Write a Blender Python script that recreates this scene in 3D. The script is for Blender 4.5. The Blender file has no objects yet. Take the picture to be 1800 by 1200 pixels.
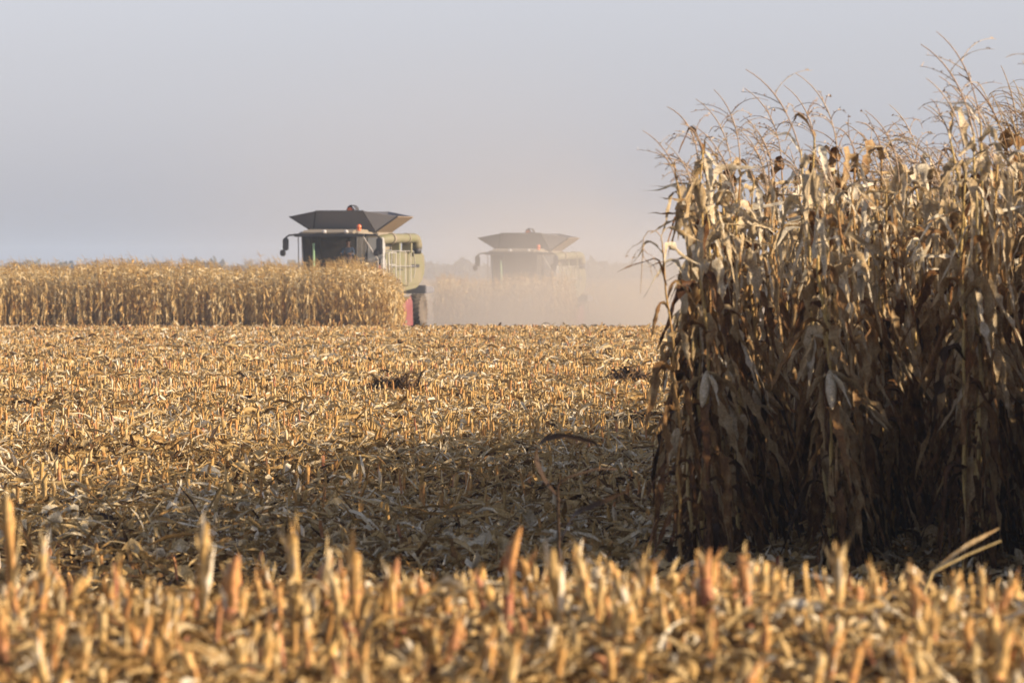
import bpy, math, random
import numpy as np
from mathutils import Vector, Matrix

R = math.radians
scene = bpy.context.scene
COL = scene.collection

# ------------------------------------------------------------------ camera
F_PX = 11489.0                     # focal length in pixels of the 1800 px wide photograph
HORIZON = 468.0
CAM_Z = 1.7
cam_d = bpy.data.cameras.new("camera")
cam = bpy.data.objects.new("camera", cam_d)
COL.objects.link(cam)
cam_d.sensor_width = 23.5
cam_d.lens = 150.0
cam_d.clip_start = 0.2
cam_d.clip_end = 12000.0
cam.location = (0, 0, CAM_Z)
cam.rotation_euler = (R(90) - math.atan((600 - HORIZON) / F_PX), 0, 0)
cam_d.dof.use_dof = True
cam_d.dof.focus_distance = 66.0
cam_d.dof.aperture_fstop = 6.4
cam_d.dof.aperture_blades = 9
scene.camera = cam

# ------------------------------------------------------------------ light
SUN_EL, SUN_AZ = 19.5, 70.0        # degrees; azimuth from the view direction towards +X, sun on the camera's side
az = R(180 - SUN_AZ)
sun_vec = Vector((math.sin(az) * math.cos(R(SUN_EL)), math.cos(az) * math.cos(R(SUN_EL)), math.sin(R(SUN_EL))))
world = bpy.data.worlds.new("World")
scene.world = world
world.use_nodes = True
nt = world.node_tree
nt.nodes.clear()
sky = nt.nodes.new("ShaderNodeTexSky")
sky.sky_type = 'NISHITA'
sky.sun_disc = False
sky.sun_elevation = R(SUN_EL)
sky.sun_rotation = az
sky.air_density = 1.0
sky.dust_density = 1.0
sky.ozone_density = 1.0
bg = nt.nodes.new("ShaderNodeBackground")
bg.inputs["Strength"].default_value = 0.083
wo = nt.nodes.new("ShaderNodeOutputWorld")
hs = nt.nodes.new("ShaderNodeHueSaturation")      # an even, milky autumn sky
hs.inputs["Saturation"].default_value = 0.35
tn = nt.nodes.new("ShaderNodeMix"); tn.data_type = 'RGBA'; tn.blend_type = 'MULTIPLY'; tn.inputs["Factor"].default_value = 1.0
tn.inputs["B"].default_value = (0.97, 0.975, 1.165, 1)
nt.links.new(sky.outputs[0], hs.inputs["Color"]); nt.links.new(hs.outputs[0], tn.inputs["A"])
nt.links.new(tn.outputs["Result"], bg.inputs["Color"])
nt.links.new(bg.outputs[0], wo.inputs["Surface"])
sun_d = bpy.data.lights.new("sun", 'SUN')
sun_d.energy = 5.0
sun_d.angle = R(0.5)
sun_d.color = (1.0, 0.80, 0.57)
sun = bpy.data.objects.new("sun", sun_d)
COL.objects.link(sun)
sun.rotation_euler = sun_vec.to_track_quat('Z', 'Y').to_euler()
sun.location = sun_vec * 80

scene.view_settings.view_transform = 'Standard'
scene.view_settings.look = 'None'
scene.view_settings.exposure = 0.9
scene.view_settings.gamma = 1.0
scene.cycles.use_denoising = True
scene.cycles.max_bounces = 8
scene.cycles.transparent_max_bounces = 12
scene.cycles.volume_bounces = 1
scene.cycles.volume_max_steps = 128

# ------------------------------------------------------------------ helpers
GY = [-60, 8, 14, 17.5, 20, 22.5, 26, 30, 35, 80, 140, 180, 195, 215, 244, 296, 400, 700, 1600, 3000, 4900]
GZ = [0.5, 0.6, 0.66, 0.71, 0.64, 0.46, 0.14, 0.02, 0.0, -0.05, -0.15, -0.21, -0.29, -0.43, -0.6, -1.2, -1.45, -1.6, -1.3, -0.3, 0.75]


def g(x, y):
    z = np.interp(y, GY, GZ)
    bump = 0.025 * np.sin(x * 2.3 + y * 0.7) + 0.02 * np.sin(x * 5.1 - y * 1.9)
    return z + bump * (np.asarray(y) < 60)


def px(xpix, d):
    return (xpix - 900.0) / F_PX * d


def pz(ypix, d):
    return CAM_Z + (HORIZON - ypix) / F_PX * d


def tag(o, label=None, cat=None, group=None, kind=None):
    if label: o["label"] = label
    if cat: o["category"] = cat
    if group: o["group"] = group
    if kind: o["kind"] = kind
    return o


def empty(name, loc, rz=0.0):
    o = bpy.data.objects.new(name, None)
    o.empty_display_size = 0.2
    COL.objects.link(o)
    o.location = loc
    o.rotation_euler = (0, 0, rz)
    return o


def mesh_np(name, V, F, mat, T=None, smooth=True):
    """mesh from numpy quads; T = one tint per vertex"""
    me = bpy.data.meshes.new(name)
    n, m = len(V), len(F)
    me.vertices.add(n)
    me.vertices.foreach_set("co", np.ascontiguousarray(V, dtype=np.float32).ravel())
    me.loops.add(m * 4)
    me.loops.foreach_set("vertex_index", np.ascontiguousarray(F, dtype=np.int32).ravel())
    me.polygons.add(m)
    me.polygons.foreach_set("loop_start", np.arange(0, m * 4, 4, dtype=np.int32))
    me.update(calc_edges=True)
    me.polygons.foreach_set("use_smooth", np.full(m, smooth, dtype=bool))
    if T is not None:
        a = me.attributes.new("tint", 'FLOAT', 'POINT')
        a.data.foreach_set("value", np.ascontiguousarray(T, dtype=np.float32))
    me.materials.append(mat)
    me.update()
    return me


def obj(name, me, parent=None):
    o = bpy.data.objects.new(name, me)
    COL.objects.link(o)
    if parent: o.parent = parent
    return o


def join(parts):
    Vs, Fs, Ts, off = [], [], [], 0
    for V, F, T in parts:
        Vs.append(V); Fs.append(F + off); Ts.append(T)
        off += len(V)
    return np.vstack(Vs), np.vstack(Fs), np.concatenate(Ts)


def tube(path, rad, sides, tint, cap=False):
    path = np.asarray(path, float)
    n = len(path)
    rad = np.broadcast_to(np.asarray(rad, float), (n,))
    tan = np.gradient(path, axis=0)
    tan /= np.linalg.norm(tan, axis=1)[:, None] + 1e-9
    ref = np.array([0.0, 1.0, 0.0]) if abs(tan[0][1]) < 0.8 else np.array([1.0, 0, 0])
    V = []
    for i in range(n):
        a = np.cross(tan[i], ref); a /= np.linalg.norm(a) + 1e-9
        b = np.cross(tan[i], a)
        ang = np.arange(sides) * 2 * math.pi / sides
        V.append(path[i] + rad[i] * (np.cos(ang)[:, None] * a + np.sin(ang)[:, None] * b))
    V = np.vstack(V)
    F = []
    for i in range(n - 1):
        for k in range(sides):
            k2 = (k + 1) % sides
            F.append((i * sides + k, i * sides + k2, (i + 1) * sides + k2, (i + 1) * sides + k))
    if cap and sides % 2 == 0:
        o = (n - 1) * sides
        for k in range(0, sides - 2, 2):
            F.append((o, o + k + 1, o + k + 2, o + (k + 3) % sides))
    return V, np.array(F), np.full(len(V), tint)


def ribbon(rng, p0, az, L, w, el0, el1, tb, sharp, twist, seg, fold, tint, wander=0.5, crumple=0.25):
    t = np.linspace(0, 1, seg + 1)
    s = np.clip((t - tb) / sharp, 0, 1); s = s * s * (3 - 2 * s)
    el = el0 + (el1 - el0) * s + rng.normal(0, 0.12, seg + 1) * (t > 0.1)
    aa = az + np.cumsum(rng.normal(0, wander / seg, seg + 1))
    d = np.stack([np.cos(el) * np.cos(aa), np.cos(el) * np.sin(aa), np.sin(el)], 1)
    P = np.zeros((seg + 1, 3)); P[0] = p0
    for i in range(1, seg + 1):
        P[i] = P[i - 1] + (d[i] + d[i - 1]) * 0.5 * L / seg
    sv = np.stack([-np.sin(aa), np.cos(aa), np.zeros(seg + 1)], 1)
    nv = np.cross(d, sv)
    tw = twist * t + np.cumsum(rng.normal(0, 0.25, seg + 1)) * (crumple * 2)
    side = sv * np.cos(tw)[:, None] + nv * np.sin(tw)[:, None]
    nor = np.cross(d, side)
    prof = np.interp(t, [0, 0.12, 0.35, 0.75, 1], [0.7, 0.85, 1.0, 0.62, 0.06]) * (1 + rng.normal(0, crumple, seg + 1))
    prof = np.clip(prof, 0.05, 1.6)
    hw = (w * 0.5 * prof)[:, None]
    fo = (fold + rng.normal(0, 0.2, seg + 1))[:, None]
    A = P - side * hw + nor * hw * fo
    C = P + side * hw + nor * hw * fo * rng.uniform(0.4, 1.3)
    V = np.empty(((seg + 1) * 3, 3)); V[0::3] = A; V[1::3] = P - nor * hw * 0.2; V[2::3] = C
    F = []
    for i in range(seg):
        b = i * 3
        F.append((b, b + 1, b + 4, b + 3)); F.append((b + 1, b + 2, b + 5, b + 4))
    T = np.repeat(tint + rng.normal(0, 0.06, seg + 1), 3)
    return V, np.array(F), T


def scatter(rng, temps, pos, scale, rotz, tilt, tiltaz, tint, squash=None):
    """many transformed copies of the templates as one mesh's arrays"""
    n = len(pos)
    which = rng.integers(0, len(temps), n)
    parts = []
    for k, (V, F, T) in enumerate(temps):
        idx = np.nonzero(which == k)[0]
        if not len(idx): continue
        c, s = np.cos(rotz[idx]), np.sin(rotz[idx])
        m = len(idx)
        Rz = np.zeros((m, 3, 3)); Rz[:, 0, 0] = c; Rz[:, 0, 1] = -s; Rz[:, 1, 0] = s; Rz[:, 1, 1] = c; Rz[:, 2, 2] = 1
        ax = np.stack([np.cos(tiltaz[idx]), np.sin(tiltaz[idx]), np.zeros(m)], 1)
        th = tilt[idx]
        K = np.zeros((m, 3, 3))
        K[:, 0, 1] = -ax[:, 2]; K[:, 0, 2] = ax[:, 1]; K[:, 1, 0] = ax[:, 2]; K[:, 1, 2] = -ax[:, 0]; K[:, 2, 0] = -ax[:, 1]; K[:, 2, 1] = ax[:, 0]
        Rt = np.eye(3)[None] + np.sin(th)[:, None, None] * K + (1 - np.cos(th))[:, None, None] * (K @ K)
        M = Rt @ Rz
        sc = scale[idx]
        if sc.ndim == 1: sc = np.repeat(sc[:, None], 3, 1)
        VV = np.einsum('mij,mvj->mvi', M, V[None] * sc[:, None, :]) + pos[idx][:, None, :]
        FF = F[None] + (np.arange(m) * len(V))[:, None, None]
        TT = T[None] + tint[idx][:, None]
        parts.append((VV.reshape(-1, 3), FF.reshape(-1, 4), TT.reshape(-1)))
    return join(parts)


# ------------------------------------------------------------------ materials
def mat_new(name):
    m = bpy.data.materials.new(name)
    m.use_nodes = True
    m.node_tree.nodes.clear()
    return m, m.node_tree


GAIN = 0.88                        # how light the dry material is overall


def mat_dry(name, stops, transl=0.17, noise_scale=38.0, rough=0.6, obj_rand=0.16, spec=0.25, lo=0.66, hi=1.18):
    m, t = mat_new(name)
    N, Lk = t.nodes.new, t.links.new
    at = N("ShaderNodeAttribute"); at.attribute_name = "tint"
    oi = N("ShaderNodeObjectInfo")
    a1 = N("ShaderNodeMath"); a1.operation = 'MULTIPLY_ADD'
    Lk(oi.outputs["Random"], a1.inputs[0]); a1.inputs[1].default_value = obj_rand
    a2 = N("ShaderNodeMath"); a2.operation = 'SUBTRACT'
    Lk(at.outputs["Fac"], a1.inputs[2]); Lk(a1.outputs[0], a2.inputs[0]); a2.inputs[1].default_value = obj_rand / 2
    ramp = N("ShaderNodeValToRGB")
    cr = ramp.color_ramp
    while len(cr.elements) > 1: cr.elements.remove(cr.elements[-1])
    cr.elements[0].position = stops[0][0]; cr.elements[0].color = (*stops[0][1], 1)
    for p, c in stops[1:]:
        e = cr.elements.new(p); e.color = (*c, 1)
    geo = N("ShaderNodeNewGeometry")
    nz = N("ShaderNodeTexNoise"); nz.inputs["Scale"].default_value = noise_scale; nz.inputs["Detail"].default_value = 4
    mp = N("ShaderNodeMapping"); mp.inputs["Scale"].default_value = (1, 1, 0.35)
    Lk(geo.outputs["Position"], mp.inputs[0]); Lk(mp.outputs[0], nz.inputs["Vector"])
    jt = N("ShaderNodeMath"); jt.operation = 'MULTIPLY_ADD'
    Lk(nz.outputs["Fac"], jt.inputs[0]); jt.inputs[1].default_value = 0.5
    sb = N("ShaderNodeMath"); sb.operation = 'SUBTRACT'; sb.inputs[1].default_value = 0.25
    Lk(a2.outputs[0], sb.inputs[0]); Lk(sb.outputs[0], jt.inputs[2]); Lk(jt.outputs[0], ramp.inputs[0])
    mr = N("ShaderNodeMapRange"); mr.inputs["From Min"].default_value = 0.3; mr.inputs["From Max"].default_value = 0.7
    mr.inputs["To Min"].default_value = lo * GAIN; mr.inputs["To Max"].default_value = hi * GAIN
    nz2 = N("ShaderNodeTexNoise"); nz2.inputs["Scale"].default_value = noise_scale * 3.1
    Lk(geo.outputs["Position"], nz2.inputs["Vector"]); Lk(nz2.outputs["Fac"], mr.inputs["Value"])
    mul = N("ShaderNodeMix"); mul.data_type = 'RGBA'; mul.blend_type = 'MULTIPLY'; mul.inputs["Factor"].default_value = 1
    Lk(ramp.outputs[0], mul.inputs["A"]); Lk(mr.outputs[0], mul.inputs["B"])
    pb = N("ShaderNodeBsdfPrincipled"); pb.inputs["Roughness"].default_value = rough
    pb.inputs["Specular IOR Level"].default_value = spec
    Lk(mul.outputs["Result"], pb.inputs["Base Color"])
    out = N("ShaderNodeOutputMaterial")
    if transl > 0:
        tr = N("ShaderNodeBsdfTranslucent"); Lk(mul.outputs["Result"], tr.inputs["Color"])
        mx = N("ShaderNodeMixShader"); mx.inputs[0].default_value = transl
        Lk(pb.outputs[0], mx.inputs[1]); Lk(tr.outputs[0], mx.inputs[2]); Lk(mx.outputs[0], out.inputs["Surface"])
    else:
        Lk(pb.outputs[0], out.inputs["Surface"])
    return m


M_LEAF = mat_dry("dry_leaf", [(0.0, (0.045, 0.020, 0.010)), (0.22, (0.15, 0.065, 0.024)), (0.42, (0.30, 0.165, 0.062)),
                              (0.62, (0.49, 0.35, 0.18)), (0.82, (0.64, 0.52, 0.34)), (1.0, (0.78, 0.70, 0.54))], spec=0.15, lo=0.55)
M_GOLD = mat_dry("golden_corn", [(0.0, (0.18, 0.075, 0.02)), (0.3, (0.42, 0.21, 0.055)), (0.55, (0.62, 0.39, 0.13)),
                                (0.8, (0.72, 0.53, 0.24)), (1.0, (0.78, 0.64, 0.38))], transl=0.3, noise_scale=14.0)
M_STALK = mat_dry("dry_stalk", [(0.0, (0.22, 0.085, 0.03)), (0.3, (0.40, 0.22, 0.075)), (0.6, (0.50, 0.35, 0.12)),
                                (1.0, (0.60, 0.48, 0.26))], transl=0.0)
M_TASSEL = mat_dry("dry_tassel", [(0.0, (0.20, 0.11, 0.08)), (0.5, (0.46, 0.33, 0.22)), (1.0, (0.70, 0.58, 0.42))], transl=0.15)
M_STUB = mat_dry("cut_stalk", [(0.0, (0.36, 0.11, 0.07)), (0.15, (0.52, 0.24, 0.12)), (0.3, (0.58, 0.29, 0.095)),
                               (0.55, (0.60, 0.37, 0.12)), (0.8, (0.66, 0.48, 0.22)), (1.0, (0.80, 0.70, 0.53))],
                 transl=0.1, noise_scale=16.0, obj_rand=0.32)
M_LITTER = mat_dry("corn_litter", [(0.0, (0.04, 0.02, 0.01)), (0.2, (0.15, 0.075, 0.027)), (0.42, (0.37, 0.22, 0.075)),
                                   (0.65, (0.54, 0.37, 0.15)), (0.85, (0.64, 0.50, 0.28)), (1.0, (0.80, 0.71, 0.53))], transl=0.15, spec=0.15, lo=0.55)
M_WEED_AND_SHADE = mat_dry("dark_weed_and_shade", [(0.0, (0.04, 0.022, 0.012)), (0.5, (0.10, 0.055, 0.024)), (1.0, (0.28, 0.17, 0.07))], transl=0.1)
M_TREE = mat_dry("far_foliage", [(0.0, (0.035, 0.04, 0.02)), (0.5, (0.07, 0.07, 0.035)), (1.0, (0.12, 0.10, 0.05))], transl=0.1, noise_scale=0.8)


def mat_paint(name, col, rough=0.5, dust=0.35, dust_col=(0.42, 0.33, 0.22), metallic=0.0, scale=2.2, bump=0.0):
    m, t = mat_new(name)
    N, Lk = t.nodes.new, t.links.new
    tc = N("ShaderNodeTexCoord")
    nz = N("ShaderNodeTexNoise"); nz.inputs["Scale"].default_value = scale; nz.inputs["Detail"].default_value = 6
    Lk(tc.outputs["Object"], nz.inputs["Vector"])
    mr = N("ShaderNodeMapRange"); mr.inputs["From Min"].default_value = 0.3; mr.inputs["From Max"].default_value = 0.7
    mr.inputs["To Min"].default_value = dust * 0.4; mr.inputs["To Max"].default_value = min(1, dust * 1.5)
    Lk(nz.outputs["Fac"], mr.inputs["Value"])
    mx = N("ShaderNodeMix"); mx.data_type = 'RGBA'
    mx.inputs["A"].default_value = (*col, 1); mx.inputs["B"].default_value = (*dust_col, 1)
    Lk(mr.outputs[0], mx.inputs["Factor"])
    pb = N("ShaderNodeBsdfPrincipled"); pb.inputs["Roughness"].default_value = rough; pb.inputs["Metallic"].default_value = metallic
    Lk(mx.outputs["Result"], pb.inputs["Base Color"])
    out = N("ShaderNodeOutputMaterial"); Lk(pb.outputs[0], out.inputs["Surface"])
    return m


P = {
    "green": mat_paint("olive_paint", (0.13, 0.14, 0.055), 0.7, 0.6, (0.20, 0.165, 0.11)),
    "pale_green": mat_paint("pale_green_paint", (0.22, 0.42, 0.22), 0.5, 0.2),
    "cream": mat_paint("cream_paint", (0.25, 0.21, 0.155), 0.5, 0.4, (0.22, 0.18, 0.12)),
    "white": mat_paint("dusty_lit_white", (0.36, 0.36, 0.35), 0.5, 0.25, (0.3, 0.27, 0.22)),  # lightened so the cabinet reads sunlit though the cab shades it
    "grey": mat_paint("grey_panel", (0.14, 0.14, 0.155), 0.65, 0.3, (0.19, 0.17, 0.155)),
    "tan": mat_paint("tan_panel", (0.24, 0.165, 0.10), 0.6, 0.4, (0.25, 0.19, 0.12)),
    "dark": mat_paint("dark_frame", (0.022, 0.021, 0.024), 0.6, 0.15, (0.12, 0.1, 0.08)),
    "rubber": mat_paint("tyre_rubber", (0.03, 0.027, 0.025), 0.85, 0.45, (0.2, 0.155, 0.11)),
    "red": mat_paint("red_plastic", (0.17, 0.022, 0.028), 0.6, 0.25, (0.22, 0.15, 0.11)),
    "silver": mat_paint("silver_metal", (0.42, 0.42, 0.42), 0.45, 0.3, metallic=0.3),
    "cabin": mat_paint("cab_interior", (0.035, 0.033, 0.035), 0.8, 0.1),
    "orange": mat_paint("orange_lens", (0.75, 0.14, 0.03), 0.3, 0.1),
    "lamp": mat_paint("lamp_lens", (0.6, 0.58, 0.55), 0.2, 0.1),
    "rim": mat_paint("rim_paint", (0.42, 0.05, 0.04), 0.5, 0.4),
    "grain": mat_paint("corn_grain", (0.60, 0.30, 0.05), 0.7, 0.3, (0.5, 0.36, 0.2), scale=30),
    "skin": mat_paint("skin", (0.42, 0.22, 0.15), 0.5, 0.05),
    "shirt": mat_paint("blue_shirt", (0.04, 0.12, 0.26), 0.8, 0.05),
    "trousers": mat_paint("dark_trousers", (0.02, 0.022, 0.03), 0.8, 0.05),
    "hair": mat_paint("dark_hair", (0.03, 0.02, 0.015), 0.7, 0.05),
}


def mat_glass():
    m, t = mat_new("cab_glass")
    N, Lk = t.nodes.new, t.links.new
    tr = N("ShaderNodeBsdfTransparent"); tr.inputs[0].default_value = (0.62, 0.64, 0.66, 1)
    gl = N("ShaderNodeBsdfGlossy"); gl.inputs["Roughness"].default_value = 0.06
    df = N("ShaderNodeBsdfDiffuse"); df.inputs[0].default_value = (0.4, 0.35, 0.28, 1)
    fr = N("ShaderNodeFresnel"); fr.inputs[0].default_value = 1.35
    m1 = N("ShaderNodeMixShader"); Lk(fr.outputs[0], m1.inputs[0]); Lk(tr.outputs[0], m1.inputs[1]); Lk(gl.outputs[0], m1.inputs[2])
    m2 = N("ShaderNodeMixShader"); m2.inputs[0].default_value = 0.06; Lk(m1.outputs[0], m2.inputs[1]); Lk(df.outputs[0], m2.inputs[2])
    out = N("ShaderNodeOutputMaterial"); Lk(m2.outputs[0], out.inputs["Surface"])
    return m


M_GLASS = mat_glass()


def mat_ground():
    m, t = mat_new("field_soil")
    N, Lk = t.nodes.new, t.links.new
    geo = N("ShaderNodeNewGeometry")
    n1 = N("ShaderNodeTexNoise"); n1.inputs["Scale"].default_value = 9; n1.inputs["Detail"].default_value = 8; n1.inputs["Roughness"].default_value = 0.7
    n2 = N("ShaderNodeTexNoise"); n2.inputs["Scale"].default_value = 0.25; n2.inputs["Detail"].default_value = 5
    for n in (n1, n2): Lk(geo.outputs["Position"], n.inputs["Vector"])
    r1 = N("ShaderNodeValToRGB")
    e = r1.color_ramp.elements
    e[0].position = 0.38; e[0].color = (0.035, 0.022, 0.013, 1); e[1].position = 0.62; e[1].color = (0.20, 0.135, 0.065, 1)
    k = e.new(0.5); k.color = (0.09, 0.055, 0.028, 1)
    Lk(n1.outputs["Fac"], r1.inputs[0])
    mx = N("ShaderNodeMix"); mx.data_type = 'RGBA'; mx.inputs["B"].default_value = (0.33, 0.23, 0.11, 1)
    mr = N("ShaderNodeMapRange"); mr.inputs["From Min"].default_value = 0.4; mr.inputs["From Max"].default_value = 0.65; mr.inputs["To Max"].default_value = 0.6
    Lk(n2.outputs["Fac"], mr.inputs["Value"]); Lk(mr.outputs[0], mx.inputs["Factor"]); Lk(r1.outputs[0], mx.inputs["A"])
    pb = N("ShaderNodeBsdfPrincipled"); pb.inputs["Roughness"].default_value = 0.95; pb.inputs["Specular IOR Level"].default_value = 0.1
    Lk(mx.outputs["Result"], pb.inputs["Base Color"])
    bp = N("ShaderNodeBump"); bp.inputs["Strength"].default_value = 0.8; bp.inputs["Distance"].default_value = 0.05
    Lk(n1.outputs["Fac"], bp.inputs["Height"]); Lk(bp.outputs[0], pb.inputs["Normal"])
    out = N("ShaderNodeOutputMaterial"); Lk(pb.outputs[0], out.inputs["Surface"])
    return m


# ------------------------------------------------------------------ ground
def build_ground():
    ys = np.unique(np.concatenate([np.arange(-60, 10, 5), np.arange(10, 40, 0.4), np.arange(40, 60, 1), np.arange(60, 300, 5),
                                   np.arange(300, 1000, 50), np.arange(1000, 4901, 300), [4900]]))
    xs = np.unique(np.concatenate([np.linspace(-1400, -60, 12), np.arange(-60, -8, 4), np.arange(-8, 9, 0.4), np.arange(9, 61, 4), np.linspace(62, 1400, 12)]))
    X, Y = np.meshgrid(xs, ys)
    Z = g(X, Y) - 0.01
    V = np.stack([X, Y, Z], -1).reshape(-1, 3)
    nx, ny = len(xs), len(ys)
    I, J = np.meshgrid(np.arange(nx - 1), np.arange(ny - 1))
    b = (J * nx + I).ravel()
    F = np.stack([b, b + 1, b + nx + 1, b + nx], 1)
    o = obj("ground", mesh_np("ground", V, F, mat_ground()))
    tag(o, "harvested corn field running to the horizon", None, None, "structure")


build_ground()


# ------------------------------------------------------------------ corn plants
def corn_variant(seed, detail=2, kind="plain"):
    """detail 2 = the standing rows close by, 1 = rows beside them, 0 = the distant field"""
    rng = np.random.default_rng(seed)
    sides = (3, 5, 7)[detail]
    seg = (4, 8, 15)[detail]
    H = rng.uniform(1.98, 2.26)
    n = (5, 9, 14)[detail]
    zz = np.linspace(0, H, n)
    wob = np.cumsum(rng.normal(0, 0.012, (n, 2)) * (1 if detail else 1.5), axis=0)
    lean = rng.uniform(-0.05, 0.03)
    path = np.stack([wob[:, 0] + lean * zz * zz / H, wob[:, 1], zz], 1)
    rad = np.interp(zz / H, [0, 0.6, 1], [0.0125, 0.0095, 0.0045]) * (1.0 if detail else 1.3)
    stalk = [tube(path, rad, sides, rng.uniform(0.25, 0.75))]
    at = lambda z: np.array([np.interp(z, zz, path[:, 0]), np.interp(z, zz, path[:, 1]), z])
    leaves = []
    nl = (12, 17, 23)[detail]
    a0 = rng.uniform(0, math.tau)
    hs = np.linspace(0.12, H - 0.02, nl) + rng.normal(0, 0.04, nl)
    for i, h in enumerate(hs):
        u = h / H
        a = a0 + i * math.pi + rng.normal(0, 0.55)
        upright = (u > 0.8) and rng.random() < 0.5
        L = rng.uniform(0.36, 0.72) * np.interp(u, [0, 0.35, 0.8, 1], [0.7, 1.0, 0.9, 0.55])
        w = rng.uniform(0.022, 0.062) * (2.0, 1.5, 1.0)[detail]
        el0 = R(rng.uniform(45, 82)) if u > 0.5 else R(rng.uniform(10, 60))
        el1 = R(rng.uniform(-88, -60)) if not upright else R(rng.uniform(-75, 10))
        tb = rng.uniform(0.02, 0.14) if u < 0.75 else rng.uniform(0.06, 0.4)
        tint = (0.03 + 0.75 * u if detail else 0.36 + 0.34 * u) + rng.normal(0, 0.18)  # lower leaves browner with age; near rows painted darker still to deepen shade
        w *= 0.6 if upright else 1
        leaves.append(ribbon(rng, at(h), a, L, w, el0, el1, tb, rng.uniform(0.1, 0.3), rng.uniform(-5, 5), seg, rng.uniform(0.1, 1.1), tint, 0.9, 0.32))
        if detail == 2 and u < 0.8 and rng.random() < 0.6:       # loose sheath clinging to the stalk
            leaves.append(ribbon(rng, at(max(0.02, h - 0.12)) + np.array([rng.normal(0, 0.012), rng.normal(0, 0.012), 0]), a + 0.5, rng.uniform(0.12, 0.3),
                                 rng.uniform(0.03, 0.045), R(88), R(70), 0.7, 0.3, rng.uniform(-1, 1), 5, 0.9, tint + 0.1))
    # tassel: thin bare stem, then a spike with arching side branches, all blown towards -X
    tas = []
    if detail == 2: nb, tl, hang = rng.integers(4, 10), rng.uniform(0.36, 0.60), rng.uniform(0.7, 1.7)
    elif detail == 1: nb, tl, hang = 6, rng.uniform(0.45, 0.6), rng.uniform(0.3, 1.0)
    else: nb, tl, hang = 5, rng.uniform(0.42, 0.58), rng.uniform(0.2, 0.8)
    ns = 12 if detail else 5
    if kind == "broken": hang = 3.2
    if kind == "bare": nb, tl = 1, 0.22
    t = np.linspace(0, 1, ns)
    ang = R(rng.uniform(-4, 14)) + hang * t ** 1.6
    if kind == "broken": ang = R(5) + 2.95 * np.clip((t - 0.12) / 0.3, 0, 1)
    dy = rng.normal(0, 0.15)
    step = tl / (ns - 1)
    pth = np.zeros((ns, 3)); pth[0] = at(H - 0.02)
    for i in range(1, ns):
        pth[i] = pth[i - 1] + step * np.array([-math.sin(ang[i]), dy * math.sin(ang[i]), math.cos(ang[i])])
    r0 = np.interp(t, [0, 0.45, 0.5, 1], [0.0042, 0.003, 0.0042, 0.0018]) * (1 if detail else 2.0)
    tas.append(tube(pth, r0, 4 if detail else 3, rng.uniform(0.3, 0.7)))
    for b in range(nb):
        f = rng.uniform(0.36, 0.66)
        p = np.array([np.interp(f, t, pth[:, k]) for k in range(3)])
        a = rng.uniform(0, math.tau) if kind != "broken" else rng.uniform(0, math.tau)
        lb = rng.uniform(0.13, 0.26)
        m = 8 if detail else 3
        aa = float(np.interp(f, t, ang))
        el = np.linspace(R(rng.uniform(48, 75)), R(rng.uniform(-60, 10)) if kind != "broken" else R(-80), m)
        q = [p]
        for e in el[1:]:
            dvec = np.array([math.cos(e) * math.cos(a) - 0.5 * math.sin(aa), math.cos(e) * math.sin(a), math.sin(e) if kind != "broken" else -abs(math.sin(e)) - 0.4])
            q.append(q[-1] + dvec / np.linalg.norm(dvec) * lb / (m - 1))
        rr = np.linspace(0.0023, 0.0011, m) * (1 if detail else 2.2) * (1 + rng.normal(0, 0.2, m))
        tas.append(tube(np.array(q), np.abs(rr) + 0.0003, 3, rng.uniform(0.2, 0.8)))
        if detail == 2:                              # empty spikelets along the branch
            q = np.array(q)
            for j in range(9):
                k = rng.integers(1, m)
                c = q[k] + (q[k - 1] - q[k]) * rng.random()
                sd = rng.normal(0, 0.0045, 3)
                up = np.array([0, 0, 1]) * 0.010 + rng.normal(0, 0.002, 3)
                V = np.array([c, c + sd + up * 0.3, c + sd * 1.5 + up, c + up * 0.5 - sd * 0.3])
                tas.append((V, np.array([[0, 1, 2, 3]]), np.full(4, rng.uniform(0.2, 0.9))))
    ear = []
    if detail and rng.random() < 0.85 or kind == "ear":
        for q in range(1 if rng.random() < 0.8 else 2):
            h = rng.uniform(0.85, 1.25)
            a = rng.uniform(0, math.tau)
            base = at(h)
            down = R(rng.uniform(-85, -35))
            m = 7
            tt = np.linspace(0, 1, m)
            L = rng.uniform(0.2, 0.27)
            dvec = np.array([math.cos(down) * math.cos(a), math.cos(down) * math.sin(a), math.sin(down)])
            p = base + dvec * 0.03 + np.outer(tt, dvec) * L
            ear.append(tube(p, np.interp(tt, [0, 0.15, 0.5, 0.85, 1], [0.01, 0.024, 0.029, 0.017, 0.004]), 8, rng.uniform(0.6, 0.9)))
            for w in range(3):
                ear.append(ribbon(rng, base + dvec * 0.04, a + rng.uniform(-1.5, 1.5), L * rng.uniform(0.8, 1.2), 0.05, down + rng.uniform(-0.3, 0.5), down, 0.2, 0.5,
                                  rng.uniform(-1.5, 1.5), 6, 0.8, rng.uniform(0.55, 0.95)))
    return {"stalk": join(stalk), "leaves": join(leaves), "tassel": join(tas), "ear": join(ear) if ear else None}


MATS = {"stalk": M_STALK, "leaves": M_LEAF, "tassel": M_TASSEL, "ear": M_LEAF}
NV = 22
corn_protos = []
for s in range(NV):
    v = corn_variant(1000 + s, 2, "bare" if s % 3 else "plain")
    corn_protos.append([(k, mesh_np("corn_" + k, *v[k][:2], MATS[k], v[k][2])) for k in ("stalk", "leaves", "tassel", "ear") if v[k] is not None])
vb = corn_variant(77, 2, "broken")
broken_proto = [(k, mesh_np("corn_" + k, *vb[k][:2], MATS[k], vb[k][2])) for k in ("stalk", "leaves", "tassel", "ear") if vb[k] is not None]


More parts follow.
